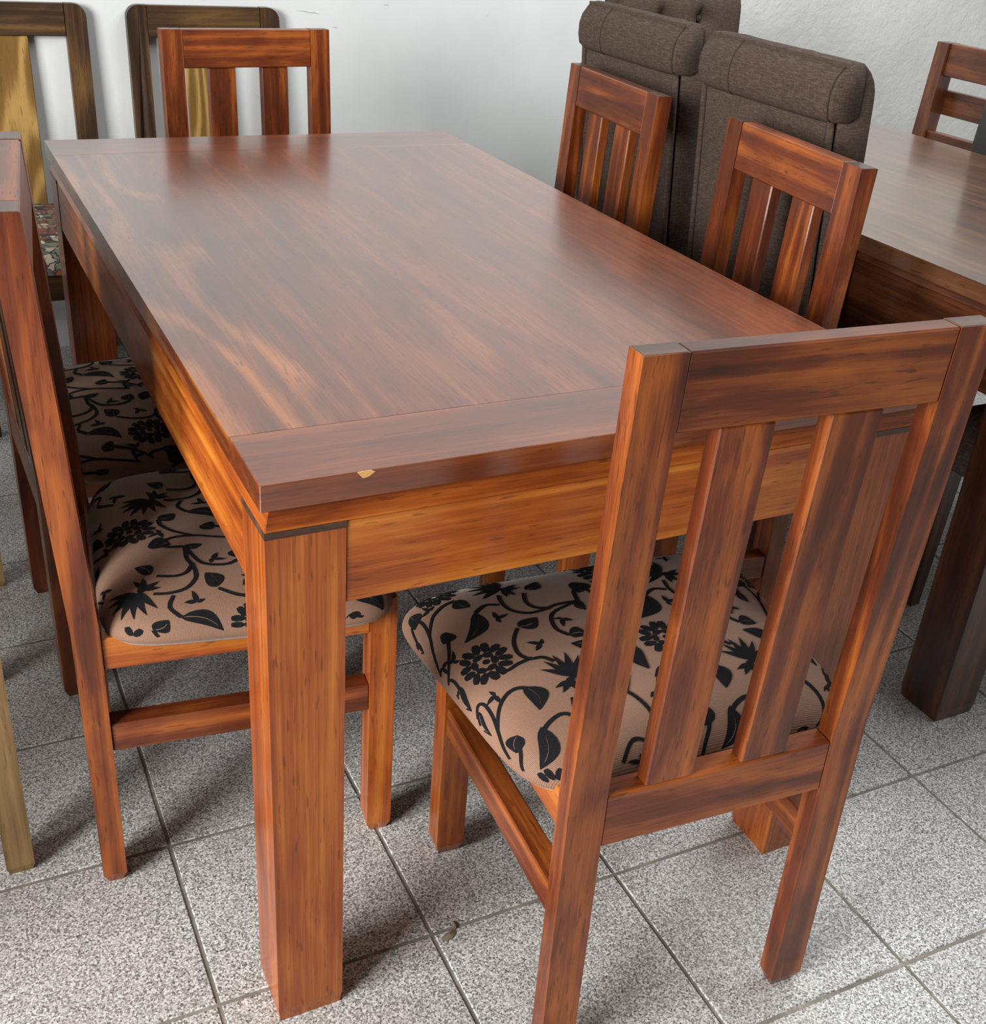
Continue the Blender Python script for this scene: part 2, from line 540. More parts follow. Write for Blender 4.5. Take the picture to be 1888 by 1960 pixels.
# ------------------------------------------------------------------ tables
def table(root, x0, x1, y0, y1, H, th, ll, d, lw, ap_z0, seams, m_top, m_leg, m_apron, m_fig, cb=0.115):
    """plank top on a moulding, square legs flush with the aprons"""
    zb = H - th
    xs = [x0] + [x0 + s for s in seams] + [x1]
    box('plank', x0, x1, y0, y0 + cb, zb, H, m_top, root, 'x', 0.0009)
    box('plank', x0, x1, y1 - cb - .02, y1, zb, H, m_top, root, 'x', 0.0009)
    for a, b in zip(xs, xs[1:]):
        box('plank', a, b, y0 + cb, y1 - cb - .02, zb, H, m_fig if a == x0 else m_top, root, 'y', 0.0)
    # sloped moulding between the top and the frame
    i0, i1 = d + 0.007, d - 0.0005
    lo = [(x0 + i1, y0 + i1), (x1 - i1, y0 + i1), (x1 - i1, y1 - i1), (x0 + i1, y1 - i1)]
    hi = [(x0 + i0, y0 + i0), (x1 - i0, y0 + i0), (x1 - i0, y1 - i0), (x0 + i0, y1 - i0)]
    li = [(x0 + .05, y0 + .05), (x1 - .05, y0 + .05), (x1 - .05, y1 - .05), (x0 + .05, y1 - .05)]
    for q in range(4):
        r = (q + 1) % 4
        P = lambda s, z: (s[0], s[1], z)
        bm = bmesh.new()
        vs = [bm.verts.new(p) for p in (P(lo[q], ll), P(lo[r], ll), P(li[r], ll), P(li[q], ll), P(hi[q], zb), P(hi[r], zb), P(li[r], zb), P(li[q], zb))]
        for f in ((3, 2, 1, 0), (4, 5, 6, 7), (0, 1, 5, 4), (1, 2, 6, 5), (2, 3, 7, 6), (3, 0, 4, 7)):
            bm.faces.new([vs[t] for t in f])
        finish('moulding', bm, m_apron, root, 'x' if q % 2 == 0 else 'y', 0.0008)
    X0, X1, Y0, Y1 = x0 + d, x1 - d, y0 + d, y1 - d
    for (a, b) in ((X0, Y0), (X1 - lw, Y0), (X0, Y1 - lw), (X1 - lw, Y1 - lw)):
        t = 0.0
        def sq(z, s):
            return [(a + s, b + s, z), (a + lw - s, b + s, z), (a + lw - s, b + lw - s, z), (a + s, b + lw - s, z)]
        lg = loft('leg', [sq(0, .0025), sq(0.022, .0), sq(ll - .001, 0)], m_leg, root, 'z', 0.0012)
        loft('end_grain', [sq(ll - .0075, -.0006), sq(ll - .0002, -.0002)], W_END, lg, 'x', 0)
    e = 0.0012
    box('apron', X0 + lw, X1 - lw, Y0 + e, Y0 + .024, ap_z0, ll - .0005, m_apron, root, 'x', 0.0012)
    box('apron', X0 + lw, X1 - lw, Y1 - .024, Y1 - e, ap_z0, ll - .0005, m_apron, root, 'x', 0.0012)
    box('apron', X0 + e, X0 + .024, Y0 + lw, Y1 - lw, ap_z0, ll - .0005, m_apron, root, 'y', 0.0012)
    box('apron', X1 - .024, X1 - e, Y0 + lw, Y1 - lw, ap_z0, ll - .0005, m_apron, root, 'y', 0.0012)


TL, TW, TH = 1.5336, 0.8635, 0.78
t1 = thing('dining_table', 'glossy reddish brown wooden dining table in the middle with square legs', 'table')
table(t1, 0, TW, 0, TL, TH, 0.0294, 0.7244, 0.0045, 0.0845, 0.625, (0.128, 0.56, 0.645, 0.75), W_TOP, W_LEG, W_ORANGE, W_TOPFIG)
# chipped knot on the front edge of the top
bm = bmesh.new()
pts = [(0.098, 0.7795), (0.104, 0.7725), (0.110, 0.7735), (0.117, 0.778), (0.113, 0.7802), (0.104, 0.7803)]
bm.faces.new([bm.verts.new((x, -0.0006, z)) for x, z in pts])
ext = bmesh.ops.extrude_face_region(bm, geom=list(bm.faces))
for v in [g for g in ext['geom'] if isinstance(g, bmesh.types.BMVert)]:
    v.co.y += 0.0012
chip = finish('chipped_knot', bm, M_CHIP, t1)
chip['label'] = 'pale bare chip in the front edge'

t2 = thing('dining_table', 'dark walnut dining table at the right behind the upholstered chairs', 'table')
table(t2, 1.274, 2.128, 0.146, 1.660, 0.78, 0.030, 0.735, 0.006, 0.092, 0.610, (0.14, 0.36, 0.60, 0.73), W_WALTOP, W_WALNUT, W_WALNUT, W_WALTOP)


shade_table = thing('dining_table', 'unseen pale unvarnished table added outside the left edge to shade the floor', 'table')
table(shade_table, -1.50, -0.70, 0.15, 1.75, 0.76, 0.030, 0.715, 0.006, 0.085, 0.60, (0.14, 0.36, 0.58), W_OLIVE, W_OLIVE, W_OLIVE, W_OLIVE)  # out-of-view table, added as an occluder to darken the left floor


# ------------------------------------------------------------------ floral seat cushion
VINES = [[(-0.2907, 0.2721), (-0.2766, 0.3112), (-0.2672, 0.3366), (-0.2657, 0.3654), (-0.2764, 0.3835), (-0.2891, 0.3753), (-0.2953, 0.3508)], [(-0.2672, 0.3366), (-0.2465, 0.3627), (-0.2244, 0.3772), (-0.2064, 0.3796)], [(-0.2873, 0.2501), (-0.2715, 0.2636), (-0.2557, 0.2856), (-0.2444, 0.3099)], [(-0.2806, 0.2558), (-0.2731, 0.2457), (-0.2711, 0.2297)], [(-0.1552, 0.3416), (-0.1733, 0.3485), (-0.1929, 0.3378)], [(-0.1459, 0.3664), (-0.1499, 0.3461), (-0.1452, 0.3237), (-0.1255, 0.3089), (-0.0987, 0.3098), (-0.0782, 0.3158), (-0.0428, 0.3144)], [(-0.1099, 0.359), (-0.117, 0.3364), (-0.1119, 0.3197), (-0.0919, 0.3093)], [(-0.154, 0.2827), (-0.1697, 0.2595), (-0.1747, 0.2339), (-0.1652, 0.2178), (-0.1488, 0.2141), (-0.1379, 0.2015)], [(-0.2123, 0.2179), (-0.2008, 0.2106), (-0.1827, 0.2153), (-0.1618, 0.2181)], [(-0.2735, 0.169), (-0.2601, 0.184), (-0.25, 0.1784), (-0.2488, 0.1542), (-0.2546, 0.1282), (-0.2615, 0.1036), (-0.2644, 0.0785)], [(-0.253, 0.1323), (-0.2367, 0.1575), (-0.2179, 0.1733), (-0.2026, 0.1759), (-0.191, 0.1698)], [(-0.2612, 0.0462), (-0.2533, 0.0665), (-0.2422, 0.0843), (-0.2355, 0.1019)], [(-0.1464, 0.1315), (-0.155, 0.1036), (-0.1563, 0.088)], [(-0.1563, 0.088), (-0.1605, 0.1053), (-0.1731, 0.1116), (-0.1935, 0.1043), (-0.2063, 0.0926)], [(-0.0428, 0.3144), (-0.0713, 0.3077), (-0.0969, 0.2945), (-0.1052, 0.2651), (-0.094, 0.2449)], [(-.125, .03), (-.10, .055), (-.075, .05), (-.06, .08), (-.075, .12), (-.10, .125)], [(-.075, .12), (-.055, .16), (-.07, .20)], [(-.06, .08), (-.045, .06)]]
LEAVES = [((-0.2064, 0.3796), (-0.195, 0.3549), 0.0097), ((-0.2413, 0.3232), (-0.2544, 0.3073), 0.0104), ((-0.2702, 0.232), (-0.2747, 0.1862), 0.0097), ((-0.1929, 0.3378), (-0.2271, 0.2879), 0.0104), ((-0.1514, 0.2847), (-0.1193, 0.2953), 0.0104), ((-0.1928, 0.1728), (-0.1916, 0.1291), 0.011), ((-0.2328, 0.11), (-0.2472, 0.0881), 0.0117), ((-0.2011, 0.1044), (-0.2301, 0.0527), 0.011), ((-0.2953, 0.3508), (-0.2946, 0.3278), 0.0062), ((-0.094, 0.2449), (-0.0686, 0.24), 0.0097), ((-0.1022, 0.3662), (-0.0777, 0.3847), 0.0083), ((-0.0297, 0.3642), (-0.0335, 0.3334), 0.0124), ((-0.2634, 0.1754), (-0.2679, 0.1325), 0.0062), ((-.10, .125), (-.128, .098), .011), ((-.07, .20), (-.10, .228), .010), ((-.055, .16), (-.03, .19), .009), ((-.045, .06), (-.025, .03), .010)]
SPRIGS = [(-0.1717, 0.3139), (-0.1391, 0.2393), (-0.2774, 0.2787), (-0.2566, 0.2696), (-0.2293, 0.1817), (-0.1756, 0.0608), (-0.2455, 0.3804), (-0.0866, 0.2826), (-0.2547, 0.0461), (-.10, .025), (-.04, .11)]
FLOWERS = [('p', (-0.2196, 0.2397)), ('l', (-0.1315, 0.1662)), ('p', (-0.2255, 0.0143)), ('l', (-0.1371, 0.3859))]

CU = dict(y0=0.034, y1=0.445, wb=0.216, wf=0.266, z0=0.421, T=0.052, P=7.0)


def cush_norm(x, y):
    v = (y - (CU['y0'] + CU['y1']) / 2) / ((CU['y1'] - CU['y0']) / 2)
    hw = CU['wb'] + (CU['wf'] - CU['wb']) * (v + 1) / 2
    u = x / hw
    return u, v, (abs(u) ** CU['P'] + abs(v) ** CU['P']) ** (1 / CU['P'])


def cush_z(x, y):
    u, v, s = cush_norm(x, y)
    s = min(s, 1.0)
    dome = 1 - 0.16 * (u * u + v * v) / 2
    return CU['z0'] + CU['T'] * dome * (1 - s ** 5) ** 0.5


def cushion(parent):
    n = 26
    bm = bmesh.new()
    grid = []
    for i in range(-n, n + 1):
        row = []
        for j in range(-n, n + 1):
            q = max(abs(i), abs(j)) / n
            s = math.sin(q * math.pi / 2) ** 0.9 if q else 0
            if q:
                a, b = i / n / q, j / n / q
                k = (abs(a) ** CU['P'] + abs(b) ** CU['P']) ** (-1 / CU['P'])
                u, v = a * k * s, b * k * s
            else:
                u = v = 0
            y = (CU['y0'] + CU['y1']) / 2 + v * (CU['y1'] - CU['y0']) / 2
            x = u * (CU['wb'] + (CU['wf'] - CU['wb']) * (v + 1) / 2)
            row.append(bm.verts.new((x, y, cush_z(x, y) if q < 1 else CU['z0'])))
        grid.append(row)
    for i in range(2 * n):
        for j in range(2 * n):
            bm.faces.new((grid[i][j], grid[i + 1][j], grid[i + 1][j + 1], grid[i][j + 1]))
    rim = [grid[i][0] for i in range(2 * n)] + [grid[2 * n][j] for j in range(2 * n)] + [grid[i][2 * n] for i in range(2 * n, 0, -1)] + [grid[0][j] for j in range(2 * n, 0, -1)]
    low = [bm.verts.new((v.co.x * 0.965, (v.co.y - .24) * 0.965 + .24, CU['z0'] - 0.010)) for v in rim]
    for a in range(len(rim)):
        b = (a + 1) % len(rim)
        bm.faces.new((rim[a], low[a], low[b], rim[b]))
    bm.faces.new(low)
    return finish('cushion', bm, M_FAB, parent, smooth=True)


def catmull(pts, sub=6):
    P = [pts[0]] + list(pts) + [pts[-1]]
    out = []
    for i in range(1, len(P) - 2):
        p0, p1, p2, p3 = P[i - 1:i + 3]
        for k in range(sub):
            t = k / sub
            out.append(tuple(0.5 * ((2 * p1[c]) + (-p0[c] + p2[c]) * t + (2 * p0[c] - 5 * p1[c] + 4 * p2[c] - p3[c]) * t * t + (-p0[c] + 3 * p1[c] - 3 * p2[c] + p3[c]) * t ** 3) for c in (0, 1)))
    out.append(pts[-1])
    return out


def wrap(x, y):
    """fabric position -> cushion position: beyond the crown the cloth turns down over the side"""
    u, v, s = cush_norm(x, y)
    if s > 0.88:
        k = min((s - 0.88) / 0.24, 1.0)
        f = (0.88 + 0.118 * math.sin(k * math.pi / 2)) / s
        yc = (CU['y0'] + CU['y1']) / 2
        y2 = yc + (y - yc) * f
        v2 = (y2 - yc) / ((CU['y1'] - CU['y0']) / 2)
        hw = CU['wb'] + (CU['wf'] - CU['wb']) * (v2 + 1) / 2
        return (u * f * hw, y2, s)
    return (x, y, s)


class Flock:
    def __init__(self, tf):
        self.v, self.f, self.tf = [], [], tf

    def poly(self, pts):
        """fan around the centroid, draped on the cushion"""
        P = [wrap(*self.tf(p)) for p in pts]
        if any(p[2] > 1.10 for p in P):
            return
        P = [p[:2] for p in P]
        c = (sum(p[0] for p in P) / len(P), sum(p[1] for p in P) / len(P))
        b = len(self.v)
        for p in [c] + P:
            self.v.append((p[0], p[1], cush_z(*p) + 0.0011))
        n = len(P)
        for i in range(n):
            self.f.append((b, b + 1 + i, b + 1 + (i + 1) % n))

    def quad(self, a, b, c, d):
        P = [wrap(*self.tf(p)) for p in (a, b, c, d)]
        if any(p[2] > 1.10 for p in P):
            return
        P = [p[:2] for p in P]
        k = len(self.v)
        for p in P:
            self.v.append((p[0], p[1], cush_z(*p) + 0.0011))
        self.f.append((k, k + 1, k + 2, k + 3))

    def ribbon(self, pts, w0, w1):
        L, R = [], []
        n = len(pts)
        for i, p in enumerate(pts):
            a, b = pts[max(i - 1, 0)], pts[min(i + 1, n - 1)]
            dx, dy = b[0] - a[0], b[1] - a[1]
            m = math.hypot(dx, dy) or 1
            w = (w0 + (w1 - w0) * i / (n - 1)) / 2
            L.append((p[0] - dy / m * w, p[1] + dx / m * w))
            R.append((p[0] + dy / m * w, p[1] - dx / m * w))
        for i in range(n - 1):
            self.quad(L[i], L[i + 1], R[i + 1], R[i])

    def leaf(self, a, b, w, bend=0.2):
        dx, dy = b[0] - a[0], b[1] - a[1]
        ln = math.hypot(dx, dy)
        tx, ty = dx / ln, dy / ln
        nx, ny = -ty, tx
        N = 9
        def P(t, s):
            c = bend * ln * math.sin(math.pi * t) * 0.5
            return (a[0] + tx * ln * t + nx * (c + s), a[1] + ty * ln * t + ny * (c + s))
        for side, wf in ((1, 1.0), (-1, 0.8)):
            inner = [P(t / N, side * (0.0007 if 0.08 < t / N < 0.85 else 0)) for t in range(N + 1)]
            outer = [P(t / N, side * max(0.0008, w * wf * math.sin(math.pi * (t / N) ** 0.8) ** 0.8)) for t in range(N + 1)]
            for i in range(N):
                self.quad(inner[i], inner[i + 1], outer[i + 1], outer[i])

    def blob(self, c, r, ang, asp=0.7, n=10, notch=0.0):
        pts = []
        for k in range(n):
            t = 2 * math.pi * k / n
            rr = r * (1 - notch * max(0, math.cos(t)) ** 6)
            x, y = rr * math.cos(t), rr * asp * math.sin(t)
            pts.append((c[0] + x * math.cos(ang) - y * math.sin(ang), c[1] + x * math.sin(ang) + y * math.cos(ang)))
        self.poly(pts)

    def petal(self, base, ln, w, ang):
        pts = []
        for side in (1, -1):
            rng = range(0, 8) if side == 1 else range(7, 0, -1)
            for k in rng:
                t = k / 7
                s = side * w * math.sin(math.pi * t ** 0.7) * (1 if 0 < k < 7 else 0)
                x, y = ln * t, s + 0.18 * ln * t * t
                pts.append((base[0] + x * math.cos(ang) - y * math.sin(ang), base[1] + x * math.sin(ang) + y * math.cos(ang)))
        self.poly(pts)

    def peony(self, c, r, rot):
        for k in range(7):
            a = rot + 2 * math.pi * k / 7
            p = (c[0] + r * .74 * math.cos(a), c[1] + r * .74 * math.sin(a))
            for s in (-1, 1):
                q = (p[0] - s * r * .155 * math.sin(a), p[1] + s * r * .155 * math.cos(a))
                self.blob(q, r * .29, a, .52, 9, 0.2)
        for k in range(6):
            a = rot + .4 + 2 * math.pi * k / 6
            self.blob((c[0] + r * .36 * math.cos(a), c[1] + r * .36 * math.sin(a)), r * .20, a + 1.57, .66, 8)
        self.blob((c[0] + r * .06, c[1]), r * .13, 0, 1, 8)

    def lotus(self, c, r, rot):
        for k in range(-3, 4):
            self.petal((c[0] + .001 * k, c[1]), r * (1.15 - .05 * abs(k)), r * (.115 if k else .13), rot + k * .40)
        for k in (-2, -1, 1, 2):
            self.petal((c[0] - r * .2 * math.cos(rot), c[1] - r * .2 * math.sin(rot)), r * .55, r * .10, rot + math.pi + k * .55)
        self.blob((c[0] - r * .16 * math.cos(rot), c[1] - r * .16 * math.sin(rot)), r * .14, 0, 1, 8)

    def sprig(self, c, k):
        a = k * 2.4
        self.petal(c, .020, .0034, a)
        self.petal(c, .016, .0034, a + 1.3)
        self.petal(c, .012, .0028, a - 1.5)

    def run(self):
        for v in VINES:
            self.ribbon(catmull(v), .0048, .0060)
        for i, (a, b, w) in enumerate(LEAVES):
            self.leaf(a, b, w * 1.35, 0.35 if i % 2 else -0.35)
        for i, s in enumerate(SPRIGS):
            self.sprig(s, i)
        for i, (k, c) in enumerate(FLOWERS):
            (self.peony if k == 'p' else self.lotus)(c, .037 if k == 'p' else .043, 0.5 + i * 0.6)


def flock(parent, dx, dy, rot=0):
    v, f = [], []
    for a in range(-1, 4):
        for b in (-1, 0, 1):
            def tf(p, a=a, b=b):
                x, y = p[0] * 0.93 + a * 0.232 + dx, p[1] * 0.97 + b * 0.395 + dy - 0.035 * a
                if rot:
                    x, y = -x, 0.48 - y
                return (x, y)
            fl = Flock(tf)
            fl.run()
            o = len(v)
            v += fl.v
            f += [tuple(i + o for i in q) for q in fl.f]
    bm = bmesh.new()
    bv = [bm.verts.new(p) for p in v]
    for q in f:
        try:
            bm.faces.new([bv[i] for i in q])
        except ValueError:
            pass
    for fc in bm.faces:
        fc.normal_update()
        if fc.normal.z < 0:
            fc.normal_flip()
    me = bpy.data.meshes.new('floral_flock')
    bm.to_mesh(me)
    bm.free()
    me.materials.append(M_FLOCK)
    o = link(bpy.data.objects.new('floral_flock', me))
    o.parent = parent
    o['kind'] = 'stuff'
    o['label'] = 'black velvet flowers, vines and leaves'
    return o


# ------------------------------------------------------------------ slat back dining chair
BASE = dict(w=.3946, pw=.0467, pt=.0275, pm=.0300, pf=.0300, h=.956, zb=.4377, foot=-.009, rec=.0226, rh=.0800, zl1=.428, zl0=.3541, sx=.0628, sw=.0628, so=0.0, sd=.021, D=.412, fl=.037)


def slat_chair(label, x, y, rz, fshift=(0, 0), frot=0, cush={}, **over):
    CU.update(y0=0.034, y1=0.425, wb=0.214, wf=0.240, z0=0.421)
    d = dict(BASE)
    d.update(over)
    root = thing('dining_chair', label, 'chair', (x, y, 0), rz, 'slat back dining chairs around the red table')
    w2, pw, h, zbd = d['w'] / 2, d['pw'], d['h'], d['zb']

    def yb(z):
        return d['foot'] * (1 - z / zbd) if z < zbd else -d['rec'] * (z - zbd) / (h - zbd)

    def pd(z):
        return d['pf'] + (d['pm'] - d['pf']) * z / zbd if z < zbd else d['pm'] + (d['pt'] - d['pm']) * (z - zbd) / (h - zbd)

    def sect(x0, x1, z, s=0.0):
        return [(x0 + s, yb(z) + s, z), (x1 - s, yb(z) + s, z), (x1 - s, yb(z) + pd(z) - s, z), (x0 + s, yb(z) + pd(z) - s, z)]
    for sgn in (-1, 1):
        x0, x1 = (-w2, -w2 + pw) if sgn < 0 else (w2 - pw, w2)
        zs = [0.018, 0.2, 0.38, 0.44, 0.50, 0.7, h]
        rings = [sect(x0, x1, 0, 0.007)] + [sect(x0, x1, z) for z in zs]
        p = loft('back_post', rings, W_RED, root, 'z', 0.0020)
        z = h
        hexa('end_grain', [(a, b, h - .0004) for a, b, _ in sect(x0, x1, h, .0016)], [(a, b, h + .0004) for a, b, _ in sect(x0, x1, h, .0016)], W_END, p, 'x', 0)
        fl, D = d['fl'], d['D']
        fx0, fx1 = (-w2, -w2 + fl + .006) if sgn < 0 else (w2 - fl - .006, w2)
        def fs(z, s=0.0):
            return [(fx0 + s, D - fl + s, z), (fx1 - s, D - fl + s, z), (fx1 - s, D - s, z), (fx0 + s, D - s, z)]
        loft('leg', [fs(0, .007), fs(.018), fs(.428)], W_ORANGE, root, 'z', 0.0014)
        rx0, rx1 = (-w2 + .004, -w2 + .026) if sgn < 0 else (w2 - .026, w2 - .004)
        box('seat_rail', rx0, rx1, yb(.4) + pd(.4), D - fl, .372, .421, W_ORANGE, root, 'y')
        qx0, qx1 = (-w2 + .003, -w2 + .034) if sgn < 0 else (w2 - .034, w2 - .003)
        box('stretcher', qx0, qx1, yb(.26) + pd(.26), D - fl, .238, .283, W_RED, root, 'y')
    # rails
    def rail(name, x0, x1, z0, z1, y0, dep, mat, e=0.0, g='x'):
        hexa(name, [(x0, yb(z0) + y0, z0), (x1, yb(z0) + y0, z0), (x1, yb(z0) + y0 + dep, z0), (x0, yb(z0) + y0 + dep, z0)],
             [(x0, yb(z1) + y0, z1), (x1, yb(z1) + y0, z1), (x1, yb(z1) + y0 + dep, z1), (x0, yb(z1) + y0 + dep, z1)], mat, root, g)
    rail('top_rail', -w2 + pw, w2 - pw, h - d['rh'], h, .0006, d['pt'] - .0012, W_RED)
    rail('lower_rail', -w2 + pw, w2 - pw, d['zl0'], d['zl1'], .0008, .0285, W_RED)
    for s in (-1, 1):
        cx = d['so'] + s * d['sx']
        rail('slat', cx - d['sw'] / 2, cx + d['sw'] / 2, d['zl1'], h - d['rh'], .0015, d['sd'], W_RED if s < 0 else W_RED, g='z')
    box('front_rail', -w2 + d['fl'] + .006, w2 - d['fl'] - .006, d['D'] - .028, d['D'] - .005, .372, .421, W_ORANGE, root, 'x')
    CU.update(cush)
    c = cushion(root)
    flock(c, fshift[0], fshift[1], frot)
    return root


slat_chair('nearest slat back dining chair, seen from behind, floral cushion under the table end', .4792, -.1837, -.0574, cush=dict(y0=.030, y1=.430, wb=.222, wf=.270, z0=.415, T=.056), so=-.0084, pt=.0262, pm=.0262, pf=.0284, D=.4)
slat_chair('slat back dining chair at the far end of the red table facing the camera', .4849, 1.7963, 3.2314, (0.04, 0.03), cush=dict(y1=.385, T=.052), D=.375)
slat_chair('slat back dining chair on the right side of the red table, farther from camera', 1.0611, 1.1479, 1.4931, (-.05, .08), cush=dict(y1=.40), D=.39, pt=.029)
slat_chair('slat back dining chair on the right side of the red table, nearer the camera', 1.0509, .5673, 1.4637, (.08, -.06), pt=.029)
slat_chair('slat back dining chair at the left frame edge, nearer of the two left chairs', -.1386, .514, -1.6823, (-.03, .02), 1, pt=.036, pm=.0345, pf=.032, h=.9655, foot=.0025, rec=.0312, D=.423)
slat_chair('slat back dining chair on the left side, farther one behind the nearest left chair', -.1530, .9640, -1.5450, (.05, .06), 1, foot=.0, rec=.027, pm=.034)


# ------------------------------------------------------------------ dark round-cornered chairs leaning at the wall
def dark_chair(label, cx, ytop):
    root = thing('rounded_back_chair', label, 'chair', (cx, ytop, 0), math.pi, 'dark round-cornered chairs against the wall')
    # local +y is the front of the chair
    w2, pw, h, th = .206, .053, .934, .026
    def yo(z):
        return 0.05 * (1 - z / h) if z > .42 else 0.05 * (1 - .42 / h) - 0.02 * (.42 - z) / .42
    R = .032
    for s in (-1, 1):
        out = [(w2 - pw, 0.0), (w2, 0.0), (w2, .2), (w2, .42), (w2, .65), (w2, h - R)]
        for k in range(1, 7):
            t = k / 6 * math.pi / 2
            out.append((w2 - R + R * math.cos(t), h - R + R * math.sin(t)))
        out += [(w2 - pw, h), (w2 - pw, .65), (w2 - pw, .42), (w2 - pw, .2)]
        bm = bmesh.new()
        A = [bm.verts.new((s * x, yo(z), z)) for x, z in out]
        B = [bm.verts.new((s * x, yo(z) + th, z)) for x, z in out]
        bm.faces.new(A)
        bm.faces.new(B[::-1])
        n = len(out)
        for i in range(n):
            j = (i + 1) % n
            bm.faces.new((A[i], B[i], B[j], A[j]))
        finish('back_post', bm, W_DARK, root, 'z', 0)
        x0, x1 = sorted((s * .165, s * .206))
        loft('leg', [[(x0, .53, 0), (x1, .53, 0), (x1, .57, 0), (x0, .57, 0)], [(x0, .53, .40), (x1, .53, .40), (x1, .57, .40), (x0, .57, .40)]], W_DARK, root, 'z', .0015)
        a, b = sorted((s * .180, s * .203))
        box('seat_rail', a, b, yo(.38) + th, .53, .335, .400, W_DARK, root, 'y')
        box('stretcher', a, b, yo(.2) + th, .53, .16, .195, W_DARK, root, 'y')
    def hx(name, x0, x1, z0, z1, y0, dep, mat, g):
        hexa(name, [(x0, yo(z0) + y0, z0), (x1, yo(z0) + y0, z0), (x1, yo(z0) + y0 + dep, z0), (x0, yo(z0) + y0 + dep, z0)],
             [(x0, yo(z1) + y0, z1), (x1, yo(z1) + y0, z1), (x1, yo(z1) + y0 + dep, z1), (x0, yo(z1) + y0 + dep, z1)], mat, root, g)
    hx('top_rail', -w2 + pw + .0006, w2 - pw - .0006, h - .079, h - .0005, .001, th - .002, W_DARK, 'x')
    hx('lower_rail', -w2 + pw, w2 - pw, .385, .425, .001, th - .002, W_DARK, 'x')
    hx('splat', -.058, .058, .425, h - .079, .006, .014, W_SPLAT, 'z')
    box('front_rail', -.165, .165, .545, .567, .335, .400, W_DARK, root, 'x')
    # tapestry seat pad
    n = 14
    bm = bmesh.new()
    g = []
    for i in range(n + 1):
        row = []
        for j in range(n + 1):
            u, v = -1 + 2 * i / n, -1 + 2 * j / n
            u, v = math.sin(u * math.pi / 2), math.sin(v * math.pi / 2)
            s = max(abs(u), abs(v))
            row.append(bm.verts.new((u * .205, .31 + v * .27, .402 + .05 * (1 - s ** 6) ** .5)))
        g.append(row)
    for i in range(n):
        for j in range(n):
            bm.faces.new((g[i][j], g[i + 1][j], g[i + 1][j + 1], g[i][j + 1]))
    finish('seat_pad', bm, M_TAP, root, smooth=True)
    return root


dark_chair('dark brown chair with rounded back, tan splat and tapestry seat at left by wall', .022, 2.436)
dark_chair('dark brown rounded-back chair against the wall behind the far end dining chair', .535, 2.436)


# ------------------------------------------------------------------ olive chairs back to back with the left chairs
def olive_chair(label, x, y0, y1, mat):
    root = thing('wooden_chair', label, 'chair', (x, (y0 + y1) / 2, 0), math.pi / 2, 'pale unvarnished chairs at the left frame edge')
    w2 = (y1 - y0) / 2
    for s in (-1, 1):
        a, b = sorted((s * w2, s * (w2 - .042)))
        loft('back_post', [[(a + .006, .004, 0), (b - .006, .004, 0), (b - .006, .034, 0), (a + .006, .034, 0)],
                           [(a, 0, .016), (b, 0, .016), (b, .038, .016), (a, .038, .016)],
                           [(a, 0, .45), (b, 0, .45), (b, .038, .45), (a, .038, .45)],
                           [(a, -.01, .93), (b, -.01, .93), (b, .02, .93), (a, .02, .93)]], mat, root, 'z', .002)
        loft('leg', [[(a, .40, 0), (b, .40, 0), (b, .44, 0), (a, .44, 0)], [(a, .40, .42), (b, .40, .42), (b, .44, .42), (a, .44, .42)]], mat, root, 'z', .002)
        c, e = sorted((s * (w2 - .005), s * (w2 - .03)))
        box('seat_rail', c, e, .038, .40, .36, .42, mat, root, 'y')
    box('top_rail', -w2 + .042, w2 - .042, -.008, .016, .85, .928, mat, root, 'x')
    box('lower_rail', -w2 + .042, w2 - .042, .004, .03, .36, .42, mat, root, 'x')
    box('front_rail', -w2 + .042, w2 - .042, .405, .43, .36, .42, mat, root, 'x')
    box('seat', -w2 - .01, w2 + .01, .04, .45, .42, .445, mat, root, 'y', .004)
    hexa('back_panel', [(-w2 + .042, .006, .42), (w2 - .042, .006, .42), (w2 - .042, .018, .42), (-w2 + .042, .018, .42)],
         [(-w2 + .042, -.004, .85), (w2 - .042, -.004, .85), (w2 - .042, .008, .85), (-w2 + .042, .008, .85)], mat, root, 'z')  # solid unseen panel, added to keep light off the left seat cushions


olive_chair('pale unvarnished wooden chair whose leg stands at the left frame edge, nearest', -.243, .382, .888, W_OLIVE)
olive_chair('olive brown wooden chair farther back at the left frame edge, only legs showing', -.205, 1.165, 1.60, W_DARK if False else W_OLIVE)


